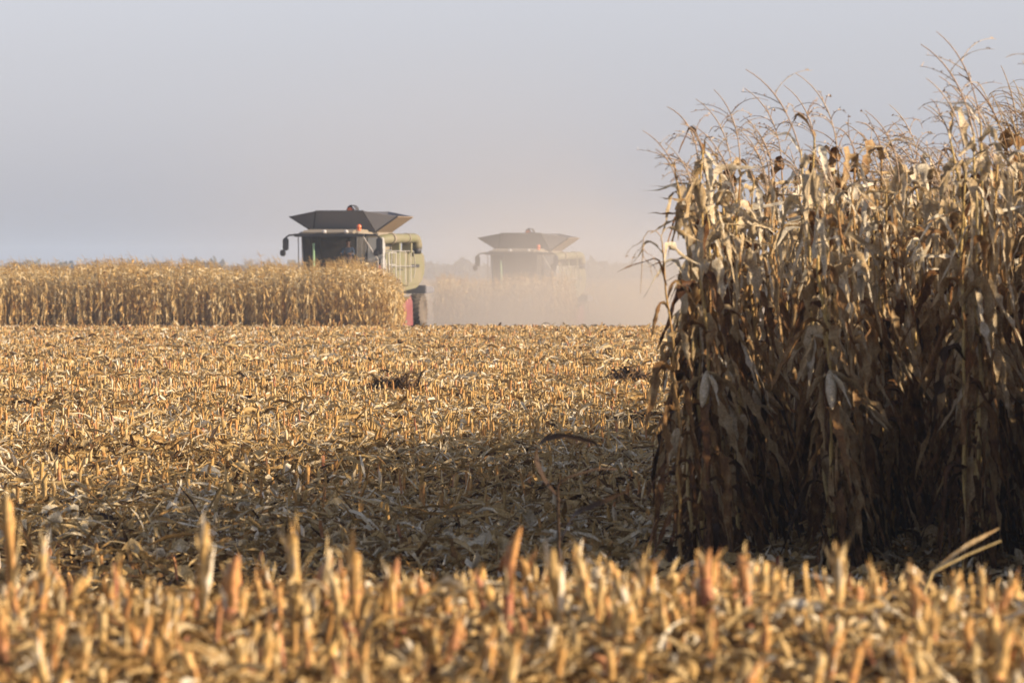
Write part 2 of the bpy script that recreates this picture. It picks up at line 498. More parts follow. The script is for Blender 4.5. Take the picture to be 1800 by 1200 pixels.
def place_corn(x, y, rz, sc, proto, label, group=None, tilt=(0, 0)):
    r = empty("corn_plant", (x, y, float(g(x, y)) - 0.01), rz)
    r.rotation_euler = (tilt[0], tilt[1], rz)
    r.scale = (sc, sc, sc)
    tag(r, label, "corn plant", group)
    for k, me in proto:
        obj(k, me, r)
    return r


ROW_GAP, ROW_SLOPE, IN_ROW = 0.78, 0.14, 0.165


def row_x(k, y):
    return 1.02 + ROW_GAP * k + ROW_SLOPE * (y - 36.0)


rng = np.random.default_rng(5)
front_labels = {
    (0, 0): "outermost standing corn plant, its ragged leaves trailing over the shaded stubble",
    (0, 1): "second corn plant in from the outer corner of the standing block",
    (0, 2): "third corn plant in from the outer corner of the standing block",
    (1, 0): "frontmost corn plant of the middle row, curtain of pale hanging leaves to the ground",
    (1, 1): "second corn plant behind the frontmost one of the middle row",
    (2, 0): "frontmost corn plant of the row at the picture's right edge, pale leaves hanging low",
    (2, 1): "second corn plant of the row at the picture's right edge",
}
row_names = {0: ("dry corn plant crowded in the outermost row of the standing block", "corn plants of the outermost row"),
             1: ("dry corn plant crowded in the middle row of the standing block", "corn plants of the middle row"),
             2: ("dry corn plant crowded in the row at the picture's right edge", "corn plants of the innermost row in view")}
cells = []
for k, ymax in ((0, 63.0), (1, 54.5), (2, 43.5)):
    y = 36.0 - 0.28 * k
    i = 0
    while y < ymax:
        cells.append((k, i, y + rng.normal(0, 0.03))); y += IN_ROW * rng.uniform(0.75, 1.25); i += 1
cells = cells[:]
seq = rng.permutation(len(cells))
HSC = {0: 1.03, 1: 1.045, 2: 1.075}
n_ind = 0
overflow = []
for c, (k, i, y) in enumerate(cells):
    x = row_x(k, y) + rng.normal(0, 0.045)
    sc = HSC[k] * rng.uniform(0.92, 1.06) * (1 + 0.03 * math.sin(y * 1.7 + k * 2))
    rz = rng.uniform(-0.6, 0.6)
    til = (rng.normal(0, 0.03), rng.normal(0, 0.035) - 0.015)
    if n_ind >= 298:
        overflow.append((x, y, sc, rz)); continue
    n_ind += 1
    lab, grp = row_names[k]
    if (k, i) in front_labels: lab, grp = front_labels[(k, i)], None
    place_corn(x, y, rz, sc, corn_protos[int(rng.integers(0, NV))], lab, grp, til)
# the plant whose top has snapped and hangs beside the outer corner
place_corn(0.95, 35.6, 0.2, 0.83, broken_proto, "snapped corn plant at the block's outer edge with its tassel hanging down", None, (0.0, -0.045))
print("individual corn plants", n_ind + 1)

# rows beyond the individually built ones
mid_t = []
for s in range(12):
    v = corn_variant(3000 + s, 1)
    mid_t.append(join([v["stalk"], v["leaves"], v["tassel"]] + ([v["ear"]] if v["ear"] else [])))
low_t = []
for s in range(14):
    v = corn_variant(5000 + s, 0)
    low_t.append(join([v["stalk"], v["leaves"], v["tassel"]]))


def corn_mass(rng, temps, pts, lo, hi, shift=0.0, grow=1.0):
    n = len(pts)
    pos = np.column_stack([pts[:, 0], pts[:, 1], g(pts[:, 0], pts[:, 1])])
    return scatter(rng, temps, pos, rng.uniform(lo, hi, n) * grow, rng.uniform(-0.7, 0.7, n), np.abs(rng.normal(0, 0.04, n)), rng.uniform(0, math.tau, n), rng.normal(shift, 0.08, n))


pts = [(x, y) for x, y, _, _ in overflow]
for k in range(0, 15):
    y0 = {0: 63.1, 1: 54.6, 2: 43.6}.get(k, 36.0 - 0.28 * k)
    if k >= 3: y0 = 31.5 - 0.55 * (k - 3)
    y = y0
    ymax = 88 if k < 5 else (80 if k < 9 else 62)
    while y < ymax:
        pts.append((row_x(k, y) + rng.normal(0, 0.05), y)); y += IN_ROW * (0.72 if y < 62 else 1.4)
A = corn_mass(rng, mid_t, np.array(pts), 0.98, 1.12)

far = []
for y in np.arange(234.0, 241.5, 0.55):                                # face of the uncut field
    for x in np.arange(-46, px(706, y), 0.13): far.append((x + rng.normal(0, 0.06), y + rng.normal(0, 0.2)))
for y in np.arange(241.5, 256, 1.3):
    for x in np.arange(-46, px(712, y) - 4.6, 0.22): far.append((x + rng.normal(0, 0.06), y + rng.normal(0, 0.3)))
for y in np.arange(256, 330, 4):
    for x in np.arange(-60, -11, 0.3): far.append((x + rng.normal(0, 0.1), y + rng.normal(0, 1)))
for y in np.arange(282.5, 290.0, 0.7):                                # strip in front of the second machine
    for x in np.arange(-3.2, 2.75, 0.17): far.append((x + rng.normal(0, 0.07), y + rng.normal(0, 0.2)))
for y in np.arange(398, 406, 1.5):                                    # field beyond the dust
    for x in np.arange(-90, 90, 0.35): far.append((x + rng.normal(0, 0.1), y + rng.normal(0, 0.4)))
far = np.array(far)
edge = np.where(far[:, 1] < 242, np.interp(far[:, 0], [px(630, 237), px(690, 237), px(714, 237)], [1.0, 0.88, 0.70]), 1.0)
roll = 1 + 0.035 * np.sin(far[:, 0] * 0.8) + 0.03 * np.sin(far[:, 0] * 2.1 + 1) + rng.normal(0, 0.045, len(far))
Bs = corn_mass(rng, low_t, far, 0.84, 0.97, 0.16, edge * roll)
V, F, T = join([A, Bs])
me = mesh_np("standing_corn", V, F, M_LEAF, T)
me.materials.append(M_GOLD)
mi = np.zeros(len(F), dtype=np.int32); mi[len(A[1]):] = 1
me.polygons.foreach_set("material_index", mi)
o = obj("standing_corn", me)
tag(o, "uncut golden corn standing across the far field and behind the near rows", "corn", None, "stuff")
print("corn mass faces", len(F))


# ------------------------------------------------------------------ stubble and litter
def stub_variant(seed, low=False):
    rng = np.random.default_rng(seed)
    sides = 4 if low else 8
    H = 1.0
    n = 3 if low else 9
    zz = np.linspace(0, H, n)
    bend = rng.normal(0, 0.06)
    path = np.stack([bend * zz ** 2 + rng.normal(0, 0.006, n), rng.normal(0, 0.03) * zz, zz], 1)
    r = 0.062 * (1 + 0.13 * np.cos(zz * 19 + rng.uniform(0, 6)) ** 8) * (1.25 if low else 1)
    r = np.broadcast_to(r, (n,)).copy(); r[-1] *= 1.12
    V, F, T = tube(path, r, sides, rng.uniform(0.2, 0.7), cap=not low)
    k = len(V) - sides
    V[k:, 2] += rng.uniform(-0.05, 0.08, sides) + rng.uniform(0.05, 0.22) * np.cos(np.arange(sides) * 2 * math.pi / sides + rng.uniform(0, 6))
    V[k:, 0] += (V[k:, 2] - H) * rng.uniform(-0.6, 0.6)
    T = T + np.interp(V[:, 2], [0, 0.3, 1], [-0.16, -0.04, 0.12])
    parts = [(V, F, T)]
    if not low:
        keep_ = V[:, 2] > 0.98
        V[keep_, 0] = path[-1, 0] + (V[keep_, 0] - path[-1, 0]) * rng.uniform(0.3, 1.0); parts[0] = (V, F, T)
        for q in range(rng.integers(7, 13)):         # the crushed, split end: long pale shards round the rim
            a = rng.uniform(0, math.tau)
            f = rng.uniform(0.45, 0.95)
            b = np.array([np.interp(f, zz, path[:, 0]), np.interp(f, zz, path[:, 1]), f]) + 0.058 * np.array([math.cos(a), math.sin(a), 0])
            parts.append(ribbon(rng, b, a, rng.uniform(0.15, 0.5), rng.uniform(0.035, 0.075), R(rng.uniform(76, 92)), R(rng.uniform(50, 92)), 0.3, 0.5, rng.uniform(-1.5, 1.5), 4, 0.3, rng.uniform(0.35, 1.0), crumple=0.2))
        for q in range(2):                           # node rings
            zc = rng.uniform(0.1, 0.7)
            cx_, cy_ = np.interp(zc, zz, path[:, 0]), np.interp(zc, zz, path[:, 1])
            parts.append(tube([[cx_, cy_, zc - 0.02], [cx_, cy_, zc], [cx_, cy_, zc + 0.02]], [0.06, 0.072, 0.06], 8, rng.uniform(0.0, 0.3)))
    return join(parts)


def sheath_variant(seed):
    rng = np.random.default_rng(seed)
    parts = []
    for q in range(rng.integers(3, 6)):
        a = rng.uniform(0, math.tau)
        h = rng.uniform(0.02, 0.35)
        parts.append(ribbon(rng, np.array([0.055 * math.cos(a), 0.055 * math.sin(a), h]), a, rng.uniform(0.3, 0.8), rng.uniform(0.05, 0.10), R(rng.uniform(35, 80)), R(rng.uniform(-80, 70)),
                            rng.uniform(0.1, 0.6), 0.3, rng.uniform(-2, 2), 6, 0.8, rng.uniform(0.5, 0.9)))
    return join(parts)


def litter_templates(detail):
    rng = np.random.default_rng(91 + detail)
    T = []
    seg = 5 if detail else 2
    for i in range(9):      # curled leaf strips
        T.append(ribbon(rng, np.array([-0.5, 0, 0.0]), rng.uniform(-0.3, 0.3), 1.0, rng.uniform(0.07, 0.17), R(rng.uniform(5, 50)), R(rng.uniform(-50, 5)), 0.3, 0.5,
                        rng.uniform(-2.5, 2.5), seg + 2, rng.uniform(0.2, 1.0), rng.uniform(0.3, 0.75)))
    for i in range(6):      # husks
        T.append(ribbon(rng, np.array([-0.3, 0, 0.02]), rng.uniform(-0.3, 0.3), 0.62, rng.uniform(0.14, 0.28), R(rng.uniform(0, 60)), R(rng.uniform(-60, 0)), 0.2, 0.6,
                        rng.uniform(-1.2, 1.2), seg, rng.uniform(0.6, 1.3), rng.uniform(0.55, 0.85)))
    for i in range(4):      # broken lengths of stalk
        p = np.array([[-0.4, 0, 0.05], [0, rng.normal(0, 0.03), 0.08 + rng.normal(0, 0.03)], [0.4, 0, 0.05]])
        T.append(tube(p, 0.045 + 0.01 * rng.random(3), 6 if detail else 3, rng.uniform(0.3, 0.7)))
    return T


rng = np.random.default_rng(12)
stub_meshes = []
for s in range(12):
    a = stub_variant(200 + s); b = sheath_variant(300 + s)
    stub_meshes.append((mesh_np("cut_stalk", a[0], a[1], M_STUB, a[2]), mesh_np("leaf_sheath", b[0], b[1], M_LITTER, b[2])))


def place_stub(x, y, h, thick, label, group=None, v=None, tilt=None, rz=None):
    v = int(rng.integers(0, len(stub_meshes))) if v is None else v
    r = empty("corn_stub", (x, y, float(g(x, y)) - 0.02), 0)
    tilt = tilt or (rng.normal(0, 0.16), rng.normal(0, 0.16))
    r.rotation_euler = (tilt[0], tilt[1], rng.uniform(0, 6.28) if rz is None else rz)
    r.scale = (thick / 0.124, thick / 0.124, h)
    tag(r, label, "corn stub", group)
    # the stalk is stretched in height, its sheath keeps its own shape
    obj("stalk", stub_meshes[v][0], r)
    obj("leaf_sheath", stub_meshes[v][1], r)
    return r


# stubs one can single out: picture x, distance, height, thickness, tilt to the right, label
special = [
    (22, 18.6, 905, 0.030, -0.02, "tall orange corn stub standing at the picture's left edge"),
    (70, 18.4, 965, 0.022, 0.02, "thin yellowish stub beside the tall orange one at the left edge"),
    (352, 18.2, 948, 0.028, 0.16, "pale green-yellow stub leaning right, tallest between the left edge and the middle"),
    (400, 17.2, 1008, 0.036, 0.0, "thick pink-orange stub cut off flat on the litter"),
    (520, 17.8, 958, 0.032, -0.02, "tall cream stub with a split top at the edge of the shade"),
    (548, 18.3, 978, 0.022, -0.25, "slim stub leaning left beside the tall cream split stub"),
    (602, 17.6, 1008, 0.024, -0.04, "slim orange stub between two frayed pale stubs"),
    (625, 17.2, 985, 0.033, 0.02, "frayed pale stub with a bright white split face"),
    (890, 17.7, 968, 0.026, 0.06, "slim red-orange stub rising above the middle of the litter"),
    (985, 17.0, 990, 0.034, 0.0, "tallest thick red stub standing upright in the middle"),
    (1040, 17.4, 985, 0.026, -0.18, "cream and dark red banded stub leaning left"),
    (1142, 17.8, 990, 0.026, 0.04, "cream stub just before the corner of the standing corn"),
    (1250, 17.6, 980, 0.034, 0.06, "tall frayed cream stub, thickest of the trio at the corn corner"),
    (1268, 17.9, 985, 0.028, -0.08, "frayed stub leaning left in the trio at the corn corner"),
    (1230, 17.9, 995, 0.026, 0.12, "slim orange stub leaning right in the trio at the corn corner"),
    (1318, 17.5, 985, 0.027, 0.16, "slanting pale stub against the dark foot of the corn"),
    (1472, 17.3, 972, 0.030, 0.0, "tall pink stub with a brown curled leaf at its top"),
    (1540, 17.9, 1000, 0.018, -0.05, "small dark red pointed stub before the dark corn"),
    (1730, 18.2, 1003, 0.018, -0.08, "thin orange pointed stub near the right edge"),
]
for (xp, d, top, th, lean, lab) in special:
    h = pz(top, d) - float(g(px(xp, d), d)) + 0.02
    place_stub(px(xp, d), d, h, th, lab, None, tilt=(rng.normal(0, 0.05), lean))
n = 0
for y in np.arange(14.6, 23.0, 0.33):
    half = 0.0855 * y
    for x in np.arange(-half, half, 0.155):
        if n >= 278: break
        if rng.random() < 0.22: continue
        xx, yy = x + rng.normal(0, 0.05), y + rng.normal(0, 0.1)
        h = rng.uniform(0.075, 0.16) if rng.random() < 0.8 else rng.uniform(0.15, 0.19)
        place_stub(xx, yy, h, rng.uniform(0.017, 0.031), "short ragged corn stub among the sunlit litter", "short corn stubs in the sunlit litter")
        n += 1
print("stubs", n + len(special))

# the far stubble as one object
low_st = [stub_variant(700 + s, True) for s in range(8)]
sp = []
for y in np.arange(23.3, 212, 0.70):
    half = 0.083 * y + (4.5 if y < 60 else 7.0)
    xs = np.arange(-half, half, 0.135 if y < 120 else 0.17)
    band = (0.62 if y < 60 else 0.75) + 0.45 * np.sin(y * 0.42 + 0.9 * np.sin(xs * 0.35)) + 0.2 * np.sin(xs * 0.7 + y * 0.19)
    keep = rng.random(len(xs)) < np.clip(band, 0.15 if y < 60 else 0.25, 0.97) * (0.55 if y < 52 else 1.0)
    for x in xs[keep]:
        sp.append((x + rng.normal(0, 0.05), y + rng.normal(0, 0.07) + 0.03 * x))
for y in np.arange(14.5, 23.3, 0.6):
    for sgn in (-1, 1):
        for x in np.arange(0.0855 * y + 0.1, 0.0855 * y + 4.5, 0.17): sp.append((sgn * x + rng.normal(0, 0.05), y + rng.normal(0, 0.1)))
for i in range(330):                                                  # slim split ones between the stubs nearby
    y = rng.uniform(15.0, 22.5)
    sp.append((rng.uniform(-0.084, 0.084) * y, y))
sp = np.array(sp)
ins = (sp[:, 1] > 35.6) & (sp[:, 0] > row_x(0, sp[:, 1]) - 0.2)
sp = sp[~ins]
n = len(sp)
hh = rng.uniform(0.06, 0.19, n) * (1 + 0.25 * np.sin(sp[:, 1] * 0.31 + 1.2 * np.sin(sp[:, 0] * 0.21)))
near = sp[:, 1] < 23.2
hh[near] = rng.uniform(0.05, 0.15, near.sum())
th = np.where(near, rng.uniform(0.008, 0.018, n), rng.uniform(0.014, 0.027, n)) / 0.15 * (1 + sp[:, 1] / 400)
pos = np.column_stack([sp[:, 0], sp[:, 1], g(sp[:, 0], sp[:, 1]) - 0.01])
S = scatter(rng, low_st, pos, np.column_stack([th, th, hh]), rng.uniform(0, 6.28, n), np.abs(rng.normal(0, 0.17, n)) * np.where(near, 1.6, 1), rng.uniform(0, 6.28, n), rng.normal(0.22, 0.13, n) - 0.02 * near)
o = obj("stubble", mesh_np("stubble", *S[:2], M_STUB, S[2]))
tag(o, "rows of short cut corn stalks covering the harvested field", "stubble", None, "stuff")
print("far stubs", n)

LT, LF = litter_templates(1), litter_templates(0)
r3 = np.random.default_rng(44)
STRAW = [ribbon(r3, np.array([-0.5, 0, 0.0]), r3.uniform(-0.3, 0.3), 1.0, r3.uniform(0.035, 0.07), R(r3.uniform(0, 30)), R(r3.uniform(-30, 10)), 0.3, 0.5,
                r3.uniform(-3, 3), 5, 0.6, r3.uniform(0.4, 0.85)) for i in range(8)]


def litter_area(y0, y1, dens, temps, size, x_extra=0.6, tmax=0.9, inner=None):
    area_pts = []
    ny = int((y1 - y0) / 0.5) + 1
    for y in np.linspace(y0, y1, ny, endpoint=False):
        half = 0.0815 * y + x_extra
        m = int(dens * 2 * half * (y1 - y0) / ny)
        area_pts.append(np.column_stack([rng.uniform(-half, half, m), rng.uniform(y, y + (y1 - y0) / ny, m)]))
    p = np.vstack(area_pts)
    if inner is not None: p = p[np.abs(p[:, 0]) > 0.0815 * p[:, 1] + inner]
    gap = 0.5 + 0.5 * np.sin(p[:, 0] * 7.3 + 2.0 * np.sin(p[:, 1] * 1.9)) * np.sin(p[:, 1] * 3.1 + 1.7 * np.sin(p[:, 0] * 3.3))
    p = p[rng.random(len(p)) < np.where(p[:, 1] < 24, 0.12, 0.35) + 0.85 * gap]
    n = len(p)
    sc = rng.uniform(size[0], size[1], n) * np.where(rng.random(n) < 0.15, 1.6, 1)
    lift = rng.uniform(0.0, 0.05, n) + 0.02 * np.sin(p[:, 0] * 3) * np.sin(p[:, 1] * 2)
    pos = np.column_stack([p[:, 0], p[:, 1], g(p[:, 0], p[:, 1]) + np.maximum(lift, 0)])
    tilt = np.abs(rng.normal(0, 0.6, n)); tilt[rng.random(n) < 0.25] = tmax
    tint = rng.normal(0.02, 0.21, n) - 0.05 * (p[:, 1] < 60) - 0.07 * (p[:, 1] < 24) + 0.07 * (p[:, 1] > 62) + 0.07 * np.sin(p[:, 0] * 0.9 + p[:, 1] * 0.35)  # litter of the shadow band and foreground tinted darker to deepen shade
    return scatter(rng, temps, pos, sc, rng.uniform(0, 6.28, n), tilt, rng.uniform(0, 6.28, n), tint)


lit = [litter_area(14.3, 23.5, 170, STRAW, (0.06, 0.17), 1.0, 1.25),
       litter_area(36, 70, 60, STRAW, (0.12, 0.35), 1.0, 1.0),
       litter_area(14.3, 23.5, 900, LT, (0.035, 0.12), 1.0, 1.1),
       litter_area(23.5, 36, 150, LT, (0.08, 0.2), 1.2),
       litter_area(36, 60, 330, LT, (0.06, 0.19), 1.2, 1.2),
       litter_area(60, 110, 150, LF, (0.08, 0.22), 1.5, 1.3),
       litter_area(110, 190, 65, LF, (0.12, 0.30), 2.0, 1.3),
       litter_area(190, 235, 12, LF, (0.15, 0.36), 3.0, 1.3)]
lit += [litter_area(8, 36, 130, LF, (0.08, 0.24), 4.5, 1.1, 1.0), litter_area(36, 120, 50, LF, (0.12, 0.3), 6.0, 1.2, 1.3),
        litter_area(120, 235, 16, LF, (0.15, 0.36), 9.0, 1.2, 2.0)]
S = join(lit)
o = obj("corn_litter", mesh_np("corn_litter", *S[:2], M_LITTER, S[2]))
tag(o, "chopped husks, leaves and stalk pieces strewn over the field", "crop litter", None, "stuff")
print("litter faces", len(S[1]))


# ------------------------------------------------------------------ odd things in the stubble
def weed_clump(xp, yp, w, h, label, seed):
    d = F_PX * 1.7 / (yp - HORIZON)
    r2 = np.random.default_rng(seed)
    x = px(xp, d)
    parts = []
    for i in range(260):
        bx, by = r2.normal(0, w * 0.22), r2.normal(0, w * 0.22)
        a = r2.uniform(0, 6.28)
        parts.append(ribbon(r2, np.array([bx, by, r2.uniform(-0.02, h * 0.3)]), a, r2.uniform(0.08, 0.24), r2.uniform(0.02, 0.05), R(r2.uniform(10, 80)), R(r2.uniform(-50, 20)), 0.3, 0.5,
                            r2.uniform(-2, 2), 3, 0.5, r2.uniform(0, 0.95)))
    Vv, Ff, Tt = join(parts)
    Vv[:, 2] *= h / 0.2
    o = obj("weed_clump", mesh_np("weed_clump", Vv, Ff, M_WEED_AND_SHADE, Tt))
    o.location = (x, d, float(g(x, d)))
    tag(o, label, "weed clump", "dark weed clumps in the stubble")


weed_clump(690, 684, 0.62, 0.29, "dark brown weed clump in the sunlit stubble before the first harvester", 1)
weed_clump(1103, 668, 0.62, 0.29, "dark brown weed clump in the stubble below the second harvester", 2)
weed_clump(1130, 742, 0.7, 0.2, "dark weed clump beside the standing corn at the shadow's edge", 3)


def bent_plant(name, xp, d, pts, leaves, label, tint=0.1, r=0.008):
    x0 = px(xp, d); z0 = float(g(x0, d))
    r2 = np.random.default_rng(int(xp))
    P3 = [np.array([px(a, d) - x0, off, pz(b, d) - z0]) for a, b, off in pts]
    P3[0][2] = -0.02
    P3 = np.array(P3)
    t = np.linspace(0, 1, len(P3)); tt = np.linspace(0, 1, len(P3) * 4)
    pp = np.column_stack([np.interp(tt, t, P3[:, k]) for k in range(3)])
    root = empty(name, (x0, d, z0))
    tag(root, label, "broken corn plant")
    s = tube(pp, np.linspace(r, r * 0.5, len(pp)), 6, tint)
    obj("stalk", mesh_np("bent_stalk", s[0], s[1], M_WEED_AND_SHADE, s[2]), root) if tint < 0.5 else obj("stalk", mesh_np("bent_stalk", s[0], s[1], M_STALK, s[2]), root)  # low tint: corn takes the dark weed colours, its shade put into the material
    for lf in leaves:
        Q = np.array([[px(a, d) - x0, off, pz(b, d) - z0] for a, b, off in lf])
        t = np.linspace(0, 1, len(Q)); tt = np.linspace(0, 1, 14)
        q = np.column_stack([np.interp(tt, t, Q[:, k]) for k in range(3)])
        w = 0.05 * np.interp(tt, [0, 0.3, 1], [0.6, 1, 0.15]) * (1 + r2.normal(0, 0.12, 14))
        side = np.column_stack([0.35 * np.sin(tt * 3), np.cos(tt * 2), 0.7 * np.ones(14)]); side /= np.linalg.norm(side, axis=1)[:, None]
        Vv = np.empty((42, 3)); Vv[0::3] = q - side * w[:, None] / 2; Vv[1::3] = q + np.array([0, 0.006, 0]); Vv[2::3] = q + side * w[:, None] / 2
        Ff = []
        for i in range(13):
            b = i * 3; Ff += [(b, b + 1, b + 4, b + 3), (b + 1, b + 2, b + 5, b + 4)]
        obj("leaf", mesh_np("bent_leaf", Vv, np.array(Ff), M_WEED_AND_SHADE if tint < 0.5 else M_LEAF, np.full(42, 0.1 if tint < 0.5 else 0.6)), root)


bent_plant("bent_corn_stalk", 985, 29.5, [(985, 1010, 0), (982, 940, 0.02), (980, 850, 0), (1000, 838, 0), (1050, 824, 0.05), (1085, 826, 0.1)],
           [[(985, 880, 0), (955, 840, 0.05), (940, 800, 0.1), (950, 775, 0.1), (985, 764, 0.05), (1045, 776, 0), (1060, 800, 0)],
            [(985, 950, 0), (1010, 900, -0.05), (1060, 880, -0.1), (1110, 858, -0.1)]],
           "snapped corn stalk with arching leaves, darkened for shade, standing alone in the shaded stubble")
bent_plant("leaning_corn_stalk", 1600, 24.5, [(1580, 1046, 0), (1640, 1005, 0), (1700, 975, 0), (1760, 950, 0)],
           [[(1640, 1005, 0), (1700, 960, 0.05), (1760, 930, 0.1)], [(1600, 1040, 0), (1590, 990, 0), (1640, 1030, 0), (1670, 1050, 0)]],
           "fallen yellow-green corn stalk slanting at the dark foot of the corn", 0.75)


# ------------------------------------------------------------------ combine harvester
class MB:
    """collects shapes for one mesh"""
    def __init__(self): self.v, self.f = [], []

    def add(self, V, F):
        o = len(self.v); self.v += [tuple(p) for p in V]; self.f += [tuple(i + o for i in f) for f in F]; return self

    def box(self, x0, x1, y0, y1, z0, z1):
        V = [(x, y, z) for z in (z0, z1) for y in (y0, y1) for x in (x0, x1)]
        return self.add(V, [(0, 2, 3, 1), (4, 5, 7, 6), (0, 1, 5, 4), (2, 6, 7, 3), (0, 4, 6, 2), (1, 3, 7, 5)])

    def prism_x(self, poly, x0, x1, inset=None):
        """polygon of (y, z) extruded along x"""
        n = len(poly)
        V = [(x0, y, z) for y, z in poly] + [(x1, y, z) for y, z in poly]
        return self.add(V, [tuple(range(n))[::-1], tuple(range(n, 2 * n))] + [(i, (i + 1) % n, n + (i + 1) % n, n + i) for i in range(n)])

    def slab(self, pts, th=0.03):
        """a flat plate with thickness through any 3-D polygon"""
        P3 = [Vector(p) for p in pts]
        nrm = (P3[1] - P3[0]).cross(P3[2] - P3[0]).normalized() * th
        n = len(P3)
        V = [tuple(p) for p in P3] + [tuple(p + nrm) for p in P3]
        return self.add(V, [tuple(range(n))[::-1], tuple(range(n, 2 * n))] + [(i, (i + 1) % n, n + (i + 1) % n, n + i) for i in range(n)])

    def pipe(self, path, r, sides=10):
        path = [Vector(p) for p in path]
        n = len(path); rs = r if isinstance(r, (list, tuple)) else [r] * n
        V = []
        for i, p in enumerate(path):
            t = (path[min(i + 1, n - 1)] - path[max(i - 1, 0)]).normalized()
            ref = Vector((0, 0, 1)) if abs(t.z) < 0.9 else Vector((0, 1, 0))
            a = t.cross(ref).normalized(); b = t.cross(a)
            for k in range(sides):
                an = math.tau * k / sides
                V.append(p + (a * math.cos(an) + b * math.sin(an)) * rs[i])
        F = [(i * sides + k, i * sides + (k + 1) % sides, (i + 1) * sides + (k + 1) % sides, (i + 1) * sides + k) for i in range(n - 1) for k in range(sides)]
        F += [tuple(range(sides))[::-1], tuple(range((n - 1) * sides, n * sides))]
        return self.add(V, F)

    def lathe_x(self, prof, cx, cy, cz, sides=28):
        """profile of (x, radius) turned about an axle along x"""
        V = [(cx + x, cy + r * math.cos(math.tau * k / sides), cz + r * math.sin(math.tau * k / sides)) for x, r in prof for k in range(sides)]
        n = len(prof)
        F = [(i * sides + k, i * sides + (k + 1) % sides, (i + 1) * sides + (k + 1) % sides, (i + 1) * sides + k) for i in range(n - 1) for k in range(sides)]
        F += [tuple(range(sides)), tuple(range((n - 1) * sides, n * sides))[::-1]]
        return self.add(V, F)

    def build(self, name, mat, parent, bevel=0.0, smooth=False):
        me = bpy.data.meshes.new(name)
        me.from_pydata(self.v, [], self.f)
        me.materials.append(mat)
        me.update()
        import bmesh
        bm = bmesh.new(); bm.from_mesh(me)
        bmesh.ops.recalc_face_normals(bm, faces=bm.faces)
        if bevel > 0:
            bmesh.ops.bevel(bm, geom=list(bm.edges), offset=bevel, segments=2, affect='EDGES', clamp_overlap=True)
        bm.to_mesh(me); bm.free()
        if smooth:
            for p in me.polygons: p.use_smooth = True
        return obj(name, me, parent)


